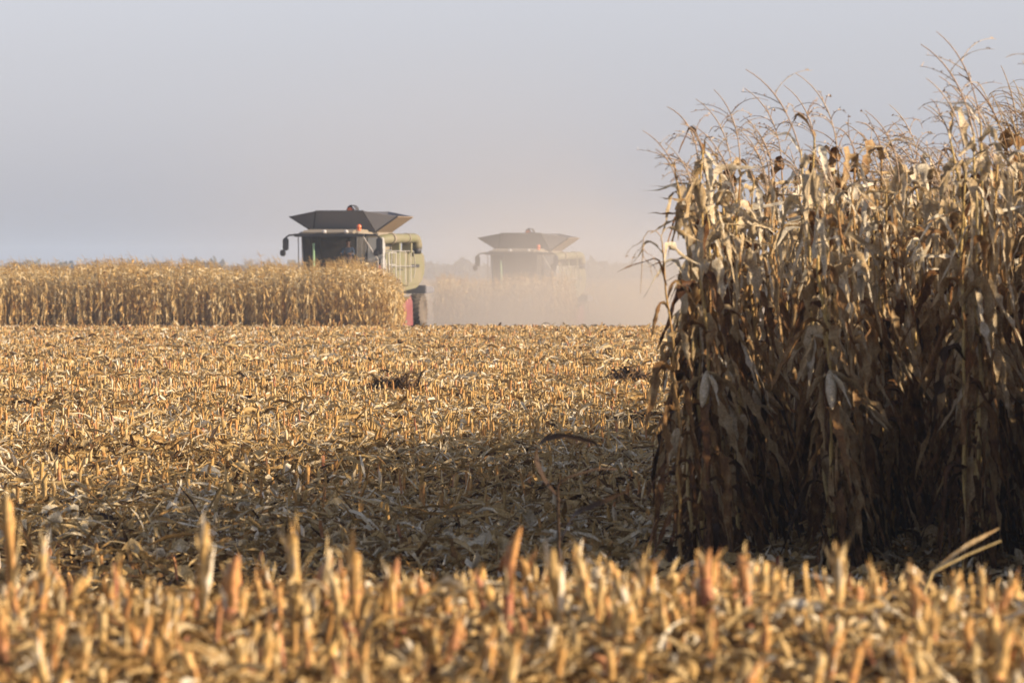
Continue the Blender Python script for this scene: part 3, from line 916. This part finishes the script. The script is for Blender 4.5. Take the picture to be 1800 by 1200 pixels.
def make_combine():
    root = empty("combine_harvester", (0, 0, 0))
    # main body: rounded side shields
    prof = [(0.15, 1.55), (0.15, 2.92), (5.3, 2.95), (5.7, 2.84), (5.82, 2.5), (5.8, 2.1), (5.45, 1.75), (4.9, 1.52), (2.2, 1.35)]
    body = MB().prism_x(prof, -1.55, 1.55).build("body", P["green"], root, 0.05)
    for s in (-1, 1):
        sp_ = MB().prism_x([(0.9, 1.72), (0.9, 2.86), (3.1, 2.88), (3.1, 1.6)], s * 1.552, s * 1.62).build("side_panel", P["green"], root, 0.02)
        MB().box(s * 1.62, s * 1.64, 1.6, 2.4, 2.2, 2.24).build("handle", P["dark"], sp_)
        sq = MB().prism_x([(3.16, 1.6), (3.16, 2.88), (5.25, 2.88), (5.58, 2.76), (5.68, 2.4), (5.6, 2.05), (5.15, 1.72)], s * 1.552, s * 1.62).build("side_panel", P["green"], root, 0.02)
        MB().box(s * 1.62, s * 1.635, 3.5, 4.8, 2.3, 2.42).build("stripe", P["dark"], sq)
    # underside chassis, rear hood, axles
    MB().prism_x([(-0.6, 1.0), (-0.6, 1.6), (5.2, 1.45), (5.2, 1.0), (3.6, 0.75), (0.4, 0.75)], -0.85, 0.85).build("chassis", P["dark"], root, 0.03)
    MB().pipe([(-1.5, 0, 0.92), (1.5, 0, 0.92)], 0.13).pipe([(-1.6, 4.2, 0.64), (1.6, 4.2, 0.64)], 0.09).build("axle", P["dark"], root)
    MB().prism_x([(5.25, 1.3), (5.25, 1.62), (6.5, 1.55), (6.5, 1.32)], -1.78, 1.78).build("straw_spreader", P["grey"], root, 0.03)
    MB().prism_x([(4.5, 1.5), (5.3, 1.62), (5.35, 1.3), (4.9, 0.95), (4.5, 1.0)], -0.9, 0.9).build("chopper_hood", P["green"], root, 0.03)
    # wheels
    def wheel(x, y, r, w):
        h = w / 2
        t = MB().lathe_x([(-h * 0.86, r * 0.55), (-h, r * 0.66), (-h, r * 0.88), (-h * 0.82, r * 0.975), (0, r), (h * 0.82, r * 0.975), (h, r * 0.88), (h, r * 0.66), (h * 0.86, r * 0.55)], x, y, r)
        for k in range(22):                          # tread lugs
            for sd in (-1, 1):
                a = math.tau * (k + (0.5 if sd > 0 else 0)) / 22
                c, s_ = math.cos(a), math.sin(a)
                V = []
                for (xx, da) in ((0.02 * sd, 0.10), (h * 0.98 * sd, -0.06)):
                    for wv in (-0.045, 0.045):
                        for rr in (r * 0.96, r * 1.03):
                            an = a + da + wv
                            V.append((x + xx, y + rr * math.cos(an), r + rr * math.sin(an)))
                t.add(V, [(0, 1, 3, 2), (4, 6, 7, 5), (0, 4, 5, 1), (2, 3, 7, 6), (1, 5, 7, 3), (0, 2, 6, 4)])
        wh = t.build("wheel", P["rubber"], root, 0)
        MB().lathe_x([(-h * 0.5, r * 0.54), (-h * 0.7, r * 0.5), (-h * 0.2, r * 0.3), (-h * 0.3, r * 0.15), (h * 0.3, r * 0.15), (h * 0.2, r * 0.3), (h * 0.7, r * 0.5), (h * 0.5, r * 0.54)], x, y, r).build("rim", P["rim"], wh)
    for s in (-1, 1):
        wheel(s * 1.72, 0, 0.93, 0.72)
        wheel(s * 1.74, 4.2, 0.64, 0.46)
    # grain tank and its folded-out extension
    tank = MB().prism_x([(-0.1, 2.92), (-0.1, 3.62), (2.35, 3.62), (2.35, 2.97)], -1.32, 1.32).build("grain_tank", P["cream"], root, 0.03)
    zb = 3.64
    B = {'fl': (-1.22, 0.0, zb), 'fr': (1.22, 0.0, zb), 'br': (1.22, 2.2, zb), 'bl': (-1.22, 2.2, zb)}
    TF = [(-0.92, -0.72, 4.42), (0.92, -0.72, 4.42)]
    TR = [(2.07, -0.02, 4.22), (2.07, 2.22, 4.22)]
    TB = [(0.92, 2.95, 4.42), (-0.92, 2.95, 4.42)]
    TL = [(-2.16, 2.22, 4.22), (-2.16, -0.02, 4.22)]
    MB().slab([B['fl'], B['fr'], TF[1], TF[0]], 0.03).build("tank_extension", P["grey"], root)
    MB().slab([B['br'], B['bl'], TB[1], TB[0]], 0.03).build("tank_extension", P["grey"], root)
    MB().slab([B['fr'], B['br'], TR[1], TR[0]], 0.03).build("tank_extension", P["tan"], root)
    MB().slab([B['bl'], B['fl'], TL[1], TL[0]], 0.03).build("tank_extension", P["tan"], root)
    for tri in ([B['fr'], TR[0], TF[1]], [B['br'], TB[0], TR[1]], [B['bl'], TL[0], TB[1]], [B['fl'], TF[0], TL[1]]):
        MB().slab(tri, 0.018).build("corner_sheet", P["dark"] if tri[0] in (B['fl'], B['fr']) and False else P["grey"], root)
    rib = MB()
    for a, b in ((B['fl'], TF[0]), (B['fr'], TF[1]), (B['fr'], TR[0]), (B['fl'], TL[1])):
        rib.pipe([(a[0], a[1] - 0.03, a[2]), (b[0], b[1] - 0.03, b[2])], 0.025, 6)
    rib.pipe([TF[0], TF[1]], 0.022, 6)
    rib.build("extension_frame", P["dark"], root)
    # heap of grain and the fill auger head above it
    cone = MB(); n = 18
    V = [(0, 1.1, 4.12)] + [(1.2 * math.cos(math.tau * k / n), 1.1 + 1.05 * math.sin(math.tau * k / n), 3.66) for k in range(n)]
    cone.add(V, [(0, 1 + k, 1 + (k + 1) % n) for k in range(n)]).build("grain", P["grain"], root, 0, True)
    au = MB().pipe([(0, 1.1, 3.7), (0, 1.1, 4.3), (-0.03, 1.02, 4.42)], [0.13, 0.14, 0.15], 12).build("fill_auger", P["grain"], root)
    hood = MB()
    N2 = 9
    ring = []
    for k in range(N2):
        a = math.pi * k / (N2 - 1)
        ring.append((0.02 + 0.19 * math.cos(a), 4.44 + 0.22 * math.sin(a)))
    for i in range(N2 - 1):
        (x0, z0), (x1, z1) = ring[i], ring[i + 1]
        hood.slab([(x0, 0.85, z0), (x1, 0.85, z1), (x1, 1.3, z1), (x0, 1.3, z0)], 0.02)
    hood.build("auger_hood", P["dark"], au)
    MB().pipe([(-0.06, 0.9, 4.47), (-0.06, 1.2, 4.5)], 0.10, 10).build("grain_spout", P["orange"], au)
    # cab
    cz0, cz1 = 1.85, 3.5
    floor_ = MB().prism_x([(-1.95, 1.9), (-2.02, 2.05), (-0.3, 2.05), (-0.3, 1.7), (-1.5, 1.7)], -1.02, 1.02).build("cab_floor", P["cabin"], root, 0.02)
    MB().box(-0.86, 0.86, -0.34, -0.28, 2.05, cz1).build("cab_rear_wall", P["cabin"], root)
    for s in (-1, 1):
        MB().pipe([(s * 1.0, -1.98, 2.02), (s * 1.04, -2.1, cz1)], 0.035, 6).build("cab_pillar", P["dark"], root)
        MB().pipe([(s * 0.88, -0.32, 2.02), (s * 0.9, -0.32, cz1)], 0.045, 6).build("cab_pillar", P["dark"], root)
        MB().pipe([(s * 0.96, -1.2, 2.02), (s * 0.98, -1.2, cz1)], 0.025, 6).build("cab_pillar", P["dark"], root)
    MB().pipe([(-1.0, -2.0, 2.05), (1.0, -2.0, 2.05)], 0.04, 6).build("cab_sill", P["dark"], root)
    # curved windscreen
    ws = MB(); nx_ = 8
    V = []
    for j, (z, yy) in enumerate(((2.07, -2.02), (cz1, -2.14))):
        for i in range(nx_ + 1):
            u = -1 + 2 * i / nx_
            V.append((u * 0.98, yy - 0.16 * (1 - u * u), z))
    ws.add(V, [(i, i + 1, nx_ + 2 + i, nx_ + 1 + i) for i in range(nx_)])
    ws.build("windscreen", M_GLASS, root, 0, True)
    for s in (-1, 1):
        MB().slab([(s * 1.02, -1.95, 2.08), (s * 0.965, -1.24, 2.08), (s * 0.985, -1.24, cz1 - 0.02), (s * 1.05, -2.02, cz1 - 0.02)], 0.008).build("side_window", M_GLASS, root)
        MB().slab([(s * 0.955, -1.16, 2.08), (s * 0.885, -0.38, 2.08), (s * 0.905, -0.38, cz1 - 0.02), (s * 0.975, -1.16, cz1 - 0.02)], 0.008).build("side_window", M_GLASS, root)
    roof = MB()
    roof.prism_x([(-2.42, 3.52), (-2.46, 3.6), (-2.2, 3.68), (-1.3, 3.73), (-0.25, 3.71), (-0.15, 3.52)], -1.0, 1.0)
    roof.prism_x([(-2.3, 3.52), (-2.3, 3.58), (-2.0, 3.63), (-0.3, 3.63), (-0.2, 3.52)], -1.18, 1.18)
    rf = roof.build("cab_roof", P["cream"], root, 0.03)
    MB().box(-1.28, 1.42, -2.5, -2.36, 3.44, 3.56).build("roof_visor", P["dark"], rf, 0.02)
    for x in (-0.1, 0.75):
        MB().lathe_x([(-0.07, 0.05), (-0.02, 0.07), (0.02, 0.07), (0.07, 0.05)], x, -2.5, 3.63, 12).build("work_light", P["lamp"], rf)
    MB().pipe([(1.08, -1.9, 3.66), (1.08, -1.9, 3.74)], 0.07, 12).pipe([(1.08, -1.9, 3.74), (1.08, -1.9, 3.86), (1.08, -1.9, 3.9)], [0.085, 0.085, 0.04], 12).build("beacon", P["orange"], rf, 0, True)
    # seat, steering column
    seat = MB().box(0.12, 0.64, -1.15, -0.62, 2.3, 2.42).box(0.12, 0.64, -0.66, -0.54, 2.4, 3.05).build("seat", P["cabin"], root, 0.03)
    MB().pipe([(0.38, -1.75, 2.05), (0.38, -1.62, 2.62)], 0.04, 8).build("steering_column", P["cabin"], root)
    sw = MB()
    ring = [(0.38 + 0.19 * math.cos(math.tau * k / 16), -1.56 + 0.10 * math.sin(math.tau * k / 16), 2.66 + 0.15 * math.sin(math.tau * k / 16)) for k in range(17)]
    sw.pipe(ring, 0.016, 6).build("steering_wheel", P["dark"], root)
    # mirrors on long arms
    for s, xo in ((-1, 1.62), (1, 2.0)):
        arm = MB().pipe([(s * 1.1, -2.2, 3.53), (s * (xo - 0.12), -2.35, 3.5), (s * xo, -2.38, 3.42), (s * xo, -2.38, 3.25)], 0.035, 8).build("mirror_arm", P["dark"], root)
        MB().box(s * xo - 0.12, s * xo + 0.11, -2.44, -2.34, 2.93, 3.4).build("mirror", P["dark"], arm, 0.04)
        MB().box(s * xo - 0.22, s * xo + 0.0, -2.46, -2.36, 2.72, 2.96).build("mirror", P["dark"], arm, 0.04)
    # stays and rails at the cab
    MB().pipe([(-1.26, -1.9, 1.9), (-1.26, -1.95, 3.5)], 0.022, 6).pipe([(-1.12, -1.8, 1.9), (-1.14, -1.9, 3.5)], 0.018, 6).build("cab_stay", P["silver"], root)
    MB().pipe([(-0.56, -2.26, 1.9), (-0.56, -2.33, 3.2)], 0.045, 8).build("grab_rail", P["pale_green"], root)
    MB().pipe([(1.2, -1.9, 3.5), (1.62, -1.2, 2.6), (1.62, -1.2, 1.95)], 0.025, 6).build("cab_stay", P["silver"], root)
    # platform, railing and ladder on the machine's left
    MB().box(1.04, 2.0, -1.9, 0.1, 1.82, 1.9).build("platform", P["grey"], root, 0.01)
    rl = MB()
    for (x, y) in ((1.98, -1.8), (1.98, -1.0), (1.98, 0.05), (1.3, 0.05)):
        rl.pipe([(x, y, 1.9), (x, y, 2.85)], 0.022, 6)
    for z in (2.4, 2.85):
        rl.pipe([(1.98, -1.0, z), (1.98, 0.05, z), (1.3, 0.05, z)], 0.02, 6)
    rl.build("railing", P["silver"], root)
    ld = MB()
    for y in (-1.7, -1.2):
        ld.pipe([(2.12, y, 0.5), (2.04, y, 2.6)], 0.025, 6)
    for z in (0.55, 0.85, 1.15, 1.45, 1.75):
        ld.box(2.02, 2.2, -1.7, -1.2, z, z + 0.03)
    ld.build("ladder", P["silver"], root)
    rl2 = MB()
    for y in (0.4, 1.0, 1.6, 2.4, 3.2):
        rl2.pipe([(1.72, y, 1.75), (1.72, y, 2.92)], 0.016, 6)
    rl2.pipe([(1.72, 0.4, 2.92), (1.72, 3.6, 2.92), (1.72, 3.9, 2.3), (1.66, 3.9, 1.9)], 0.018, 6)
    rl2.pipe([(1.72, 0.4, 2.35), (1.72, 3.8, 2.35)], 0.014, 6)
    rl2.build("side_rail", P["silver"], root)
    MB().box(0.95, 1.55, -0.27, 0.13, 1.91, 3.42).build("side_cabinet", P["white"], root, 0.03)
    MB().box(1.3, 1.58, -0.42, -0.29, 2.78, 3.05).build("side_lamp", P["dark"], root, 0.04)
    MB().pipe([(1.48, -0.5, 1.92), (1.48, -0.5, 2.3), (1.48, -0.5, 2.38)], [0.08, 0.08, 0.03], 12).build("fire_extinguisher", P["red"], root, 0, True)
    MB().lathe_x([(-0.06, 0.13), (0.06, 0.13)], 1.45, -0.35, 2.5, 16).build("hose_reel", P["dark"], root)
    # unloading auger folded back along the machine's left
    MB().pipe([(1.1, -0.05, 3.2), (1.42, 0.1, 3.34), (1.6, 0.5, 3.38), (1.68, 2.0, 3.4), (1.76, 3.45, 3.42), (1.78, 3.72, 3.38), (1.79, 3.85, 3.2), (1.79, 3.87, 3.05)],
              [0.18, 0.19, 0.185, 0.18, 0.18, 0.19, 0.2, 0.2], 16).build("unloading_auger", P["green"], root, 0, True)
    MB().pipe([(1.79, 3.87, 3.06), (1.79, 3.89, 2.82)], [0.19, 0.15], 16).build("auger_spout", P["dark"], root, 0, True)
    MB().pipe([(1.62, 0.6, 3.38), (1.64, 0.72, 3.38)], 0.215, 16).pipe([(1.71, 2.5, 3.4), (1.715, 2.6, 3.4)], 0.205, 16).build("auger_flange", P["cream"], root)
    MB().box(1.4, 1.7, 1.6, 1.8, 2.88, 3.22).build("auger_rest", P["green"], root)
    MB().box(1.4, 1.76, 3.1, 3.3, 2.86, 3.24).build("auger_rest", P["green"], root)
    # feeder house and corn header
    MB().prism_x([(-0.3, 1.0), (-0.3, 1.75), (-2.9, 1.05), (-2.9, 0.35)], -0.62, 0.62).build("feeder_house", P["green"], root, 0.03)
    W = 3.3
    MB().prism_x([(-2.75, 0.3), (-2.75, 1.2), (-2.9, 1.22), (-3.0, 0.5), (-3.5, 0.28), (-3.5, 0.22)], -W, W).build("header_trough", P["green"], root, 0.015)
    MB().pipe([(-W + 0.05, -3.2, 0.62), (W - 0.05, -3.2, 0.62)], 0.17, 14).build("header_auger", P["silver"], root)
    for k in range(9):
        x = -W + 2 * W * k / 8
        end = k in (0, 8)
        top = 1.28 if end else 0.72
        yb = -2.75 if end else -3.45
        w0 = 0.095 if end else 0.26
        sh = (-1 if k == 0 else 1) * 0.34 if end else 0.0
        V = [(x - w0, yb, 0.15), (x + w0, yb, 0.15), (x + w0 * 0.8, yb, top * 0.8), (x, yb, top), (x - w0 * 0.8, yb, top * 0.8),
             (x - w0 * 0.7 - sh * .5, yb - 1.1, 0.12), (x + w0 * 0.7 - sh * .5, yb - 1.1, 0.12), (x + w0 * 0.55 - sh * .5, yb - 1.1, top * 0.5), (x - sh * .5, yb - 1.1, top * 0.6), (x - w0 * 0.55 - sh * .5, yb - 1.1, top * 0.5),
             (x - sh, yb - 2.0 if end else yb - 1.55, 0.08)]
        F = [(0, 1, 2, 3, 4)] + [(i, (i + 1) % 5, 5 + (i + 1) % 5, 5 + i) for i in range(5)] + [(5 + i, 5 + (i + 1) % 5, 10) for i in range(5)]
        MB().add(V, F).build("divider_snout", P["red"], root, 0.012)
    for s in (-1, 1):
        MB().prism_x([(-2.7, 0.2), (-2.7, 1.22), (-3.3, 1.0), (-3.9, 0.5), (-3.9, 0.15)], s * (W - 0.27), s * (W - 0.20)).build("end_shield", P["dark"], root, 0.01)
    return root


comb1 = make_combine()
D1 = 246.0
comb1.location = (px(606, D1), D1, float(g(0, D1)) - 0.02)
comb1.rotation_euler = (0, 0, R(-14))
tag(comb1, "olive-green combine harvester cutting the corn edge, clear of the dust, driver in its cab", "combine harvester", "combine harvesters at work in the field")


def copy_tree(o, parent=None):
    c = o.copy(); COL.objects.link(c); c.parent = parent
    for ch in list(o.children): copy_tree(ch, c)
    return c


comb2 = copy_tree(comb1)
D2 = 297.0
comb2.location = (px(922, D2), D2, float(g(0, D2)) - 0.02)
comb2.rotation_euler = (0, 0, R(-13))
comb2["label"] = "farther combine harvester half hidden in the pale dust cloud"


# ------------------------------------------------------------------ driver
def skin_mesh(name, joints, edges, mat, parent, sub=2, root=0):
    me = bpy.data.meshes.new(name)
    me.from_pydata([j[:3] for j in joints], edges, [])
    o = obj(name, me, None)
    sk = o.modifiers.new("skin", 'SKIN')
    for i, j in enumerate(joints):
        me.skin_vertices[0].data[i].radius = (j[3], j[3])
    me.skin_vertices[0].data[root].use_root = True
    ss = o.modifiers.new("sub", 'SUBSURF'); ss.levels = sub; ss.render_levels = sub
    dg = bpy.context.evaluated_depsgraph_get()
    me2 = bpy.data.meshes.new_from_object(o.evaluated_get(dg))
    bpy.data.objects.remove(o)
    me2.materials.clear(); me2.materials.append(mat)
    for p in me2.polygons: p.use_smooth = True
    return obj(name, me2, parent)


def build_driver():
    root = empty("person", (0, 0, 0))
    tag(root, "driver in a blue shirt seated at the wheel of the nearer combine", "person")
    J = [(0, 0, 0, .14), (0, 0.02, .2, .13), (0, 0.03, .42, .15), (0, 0.02, .54, .07), (0, -0.01, .62, .055),      # pelvis .. neck
         (0, -0.03, .70, .085), (0, -0.03, .78, .08),                                                                # head
         (.17, .02, .48, .06), (.25, -.08, .27, .045), (.17, -.33, .28, .035), (.15, -.42, .3, .028),                # arm
         (-.17, .02, .48, .06), (-.25, -.08, .27, .045), (-.17, -.33, .28, .035), (-.15, -.42, .3, .028),
         (.1, -.1, -.01, .09), (.12, -.46, .02, .065), (.12, -.5, -.38, .045), (.12, -.62, -.42, .04),
         (-.1, -.1, -.01, .09), (-.12, -.46, .02, .065), (-.12, -.5, -.38, .045), (-.12, -.62, -.42, .04)]
    E = [(0, 1), (1, 2), (2, 3), (3, 4), (4, 5), (5, 6), (2, 7), (7, 8), (8, 9), (9, 10), (2, 11), (11, 12), (12, 13), (13, 14),
         (0, 15), (15, 16), (16, 17), (17, 18), (0, 19), (19, 20), (20, 21), (21, 22)]
    nj = len(J)
    for s, wr in ((1, 10), (-1, 14)):                # fingers closed on the wheel rim, thumb at the side
        bx = .15 * s
        for f, (ox, L) in enumerate(((-.03, .03), (-.01, .034), (.01, .032), (.03, .026))):
            i = len(J)
            J += [(bx + ox, -.455, .315, .0105), (bx + ox, -.455 - L * .6, .30, .009), (bx + ox, -.455 - L * .5, .272, .008)]
            E += [(wr, i), (i, i + 1), (i + 1, i + 2)]
        i = len(J)
        J += [(bx - s * .045, -.43, .295, .011), (bx - s * .05, -.455, .275, .009)]
        E += [(wr, i), (i, i + 1)]
    skin_mesh("body", J, E, P["skin"], root, 1)
    # clothing
    S = [(0, 0, .02, .15), (0, 0.02, .2, .14), (0, 0.03, .42, .16), (0, 0.02, .52, .08),
         (.17, .02, .48, .072), (.25, -.08, .27, .056), (.18, -.28, .275, .045),
         (-.17, .02, .48, .072), (-.25, -.08, .27, .056), (-.18, -.28, .275, .045)]
    skin_mesh("shirt", S, [(0, 1), (1, 2), (2, 3), (2, 4), (4, 5), (5, 6), (2, 7), (7, 8), (8, 9)], P["shirt"], root, 1)
    S = [(0, 0, -.01, .145), (.1, -.1, -.01, .1), (.12, -.46, .02, .075), (.12, -.5, -.34, .058), (-.1, -.1, -.01, .1), (-.12, -.46, .02, .075), (-.12, -.5, -.34, .058)]
    skin_mesh("trousers", S, [(0, 1), (1, 2), (2, 3), (0, 4), (4, 5), (5, 6)], P["trousers"], root, 1)
    skin_mesh("hair", [(0, 0.0, .76, .075), (0, 0.0, .82, .07), (0, .03, .72, .06)], [(0, 1), (0, 2)], P["hair"], root, 1)
    f = MB()
    f.pipe([(0, -.12, .715), (0, -.145, .685), (0, -.13, .68)], [.006, .013, .01], 6)          # nose
    f.build("nose", P["skin"], root, 0, True)
    MB().box(-.022, .022, -.118, -.108, .645, .652).build("mouth", P["rim"], root)
    for s in (-1, 1):
        MB().pipe([(s * .032, -.11, .72), (s * .032, -.119, .72)], [.011, .006], 8).build("eye", P["cabin"], root)
        MB().pipe([(s * .082, -.02, .69), (s * .092, -.015, .715)], [.014, .02], 8).build("ear", P["skin"], root)
    return root


drv = build_driver()
drv.rotation_euler = comb1.rotation_euler
off = Matrix.Rotation(R(-14), 3, 'Z') @ Vector((0.38, -0.9, 2.52))
drv.location = Vector(comb1.location) + off


# ------------------------------------------------------------------ distant line of scrub
def scrub(x0, x1, y, step, seed, h0, h1):
    r2 = np.random.default_rng(seed)
    parts = []
    x = x0
    while x < x1:
        h = r2.uniform(h0, h1) * (1.35 if r2.random() < 0.08 else 1)
        w = h * r2.uniform(0.7, 1.3)
        m = 26
        P0 = r2.normal(0, 1, (m, 3)); P0 /= np.linalg.norm(P0, axis=1)[:, None]
        P0 *= r2.uniform(0.5, 1.0, m)[:, None]
        c = np.column_stack([x + P0[:, 0] * w * 0.5, y + P0[:, 1] * w * 0.5 + 0 * P0[:, 1], h * 0.55 + P0[:, 2] * h * 0.5])
        c[:, 2] += float(g(x, y))
        a = r2.normal(0, 1, (m, 3)) * h * 0.16; b = r2.normal(0, 1, (m, 3)) * h * 0.16
        V = np.stack([c - a - b, c + a - b, c + a + b, c - a + b], 1).reshape(-1, 3)
        parts.append((V, np.arange(m * 4).reshape(-1, 4), r2.uniform(0, 1, m * 4)))
        x += step * r2.uniform(0.6, 1.4)
    return join(parts)


S = join([scrub(-250, 260, 1590, 1.1, 3, 2.2, 3.2), scrub(-250, 260, 1600, 1.3, 4, 2.4, 3.5)])
o = obj("distant_treeline", mesh_np("distant_treeline", *S[:2], M_TREE, S[2]))
tag(o, "hazy bluish line of trees along the horizon", "treeline", None, "stuff")


# ------------------------------------------------------------------ haze and dust
def volume_box(name, x0, x1, y0, y1, z0, z1, mat):
    m = MB().box(x0, x1, y0, y1, z0, z1)
    return m.build(name, mat, None)


mh, t = mat_new("haze_air")
pv = t.nodes.new("ShaderNodeVolumePrincipled")
pv.inputs["Density"].default_value = 0.0003
pv.inputs["Color"].default_value = (0.68, 0.82, 1.0, 1)
pv.inputs["Anisotropy"].default_value = 0.25
ou = t.nodes.new("ShaderNodeOutputMaterial")
t.links.new(pv.outputs[0], ou.inputs["Volume"])
hz = volume_box("haze", -1480, 1480, -80, 5000, -2.8, 16.5, mh)
tag(hz, "pale haze over the whole field", "haze", None, "stuff")


def mat_dust(name, dens, cx, cy, cz, rx, ry, rz, height, zg, nscale, thresh=0.35):
    m, t = mat_new(name)
    N, Lk = t.nodes.new, t.links.new
    geo = N("ShaderNodeTexCoord")
    nz = N("ShaderNodeTexNoise"); nz.inputs["Scale"].default_value = nscale; nz.inputs["Detail"].default_value = 3; nz.inputs["Roughness"].default_value = 0.55
    Lk(geo.outputs["Object"], nz.inputs["Vector"])
    mp = N("ShaderNodeMapping"); mp.vector_type = 'POINT'
    mp.inputs["Location"].default_value = (-cx / rx, -cy / ry, -cz / rz); mp.inputs["Scale"].default_value = (1 / rx, 1 / ry, 1 / rz)
    Lk(geo.outputs["Object"], mp.inputs[0])
    ln = N("ShaderNodeVectorMath"); ln.operation = 'LENGTH'; Lk(mp.outputs[0], ln.inputs[0])
    fo = N("ShaderNodeMapRange"); fo.interpolation_type = 'SMOOTHSTEP'
    fo.inputs["From Min"].default_value = 1.0; fo.inputs["From Max"].default_value = 0.35; Lk(ln.outputs["Value"], fo.inputs["Value"])
    sx = N("ShaderNodeSeparateXYZ"); Lk(geo.outputs["Object"], sx.inputs[0])
    hz_ = N("ShaderNodeMath"); hz_.operation = 'MULTIPLY_ADD'; Lk(sx.outputs["Z"], hz_.inputs[0]); hz_.inputs[1].default_value = -1.0 / height; hz_.inputs[2].default_value = zg / height
    ex = N("ShaderNodeMath"); ex.operation = 'EXPONENT'; Lk(hz_.outputs[0], ex.inputs[0])
    nr = N("ShaderNodeMapRange"); nr.inputs["From Min"].default_value = thresh; nr.inputs["From Max"].default_value = 0.68; Lk(nz.outputs["Fac"], nr.inputs["Value"])
    nr.inputs["To Min"].default_value = 0.2
    m1 = N("ShaderNodeMath"); m1.operation = 'MULTIPLY'; Lk(fo.outputs[0], m1.inputs[0]); Lk(ex.outputs[0], m1.inputs[1])
    m2 = N("ShaderNodeMath"); m2.operation = 'MULTIPLY'; Lk(m1.outputs[0], m2.inputs[0]); Lk(nr.outputs[0], m2.inputs[1])
    m3 = N("ShaderNodeMath"); m3.operation = 'MULTIPLY'; Lk(m2.outputs[0], m3.inputs[0]); m3.inputs[1].default_value = dens
    pv = N("ShaderNodeVolumePrincipled"); Lk(m3.outputs[0], pv.inputs["Density"])
    pv.inputs["Color"].default_value = (0.84, 0.775, 0.69, 1); pv.inputs["Anisotropy"].default_value = 0.2
    out = N("ShaderNodeOutputMaterial"); Lk(pv.outputs[0], out.inputs["Volume"])
    return m


d1 = volume_box("dust_cloud", -8.5, 16, 254, 287, -1.5, 15.5, mat_dust("field_dust", 0.265, 2.8, 270, 0.0, 11.5, 17, 10, 2.3, -0.9, 0.22))
tag(d1, "thick tan dust cloud rising between the two combines", "dust", None, "stuff")
d2 = volume_box("dust_plume", -24, 22, 309, 380, -2.0, 15.8, mat_dust("plume_dust", 0.022, -3.0, 344, 2.0, 22, 36, 16, 9.0, -1.3, 0.11))
tag(d2, "faint dust plume hanging in the sky beyond both combines", "dust", None, "stuff")
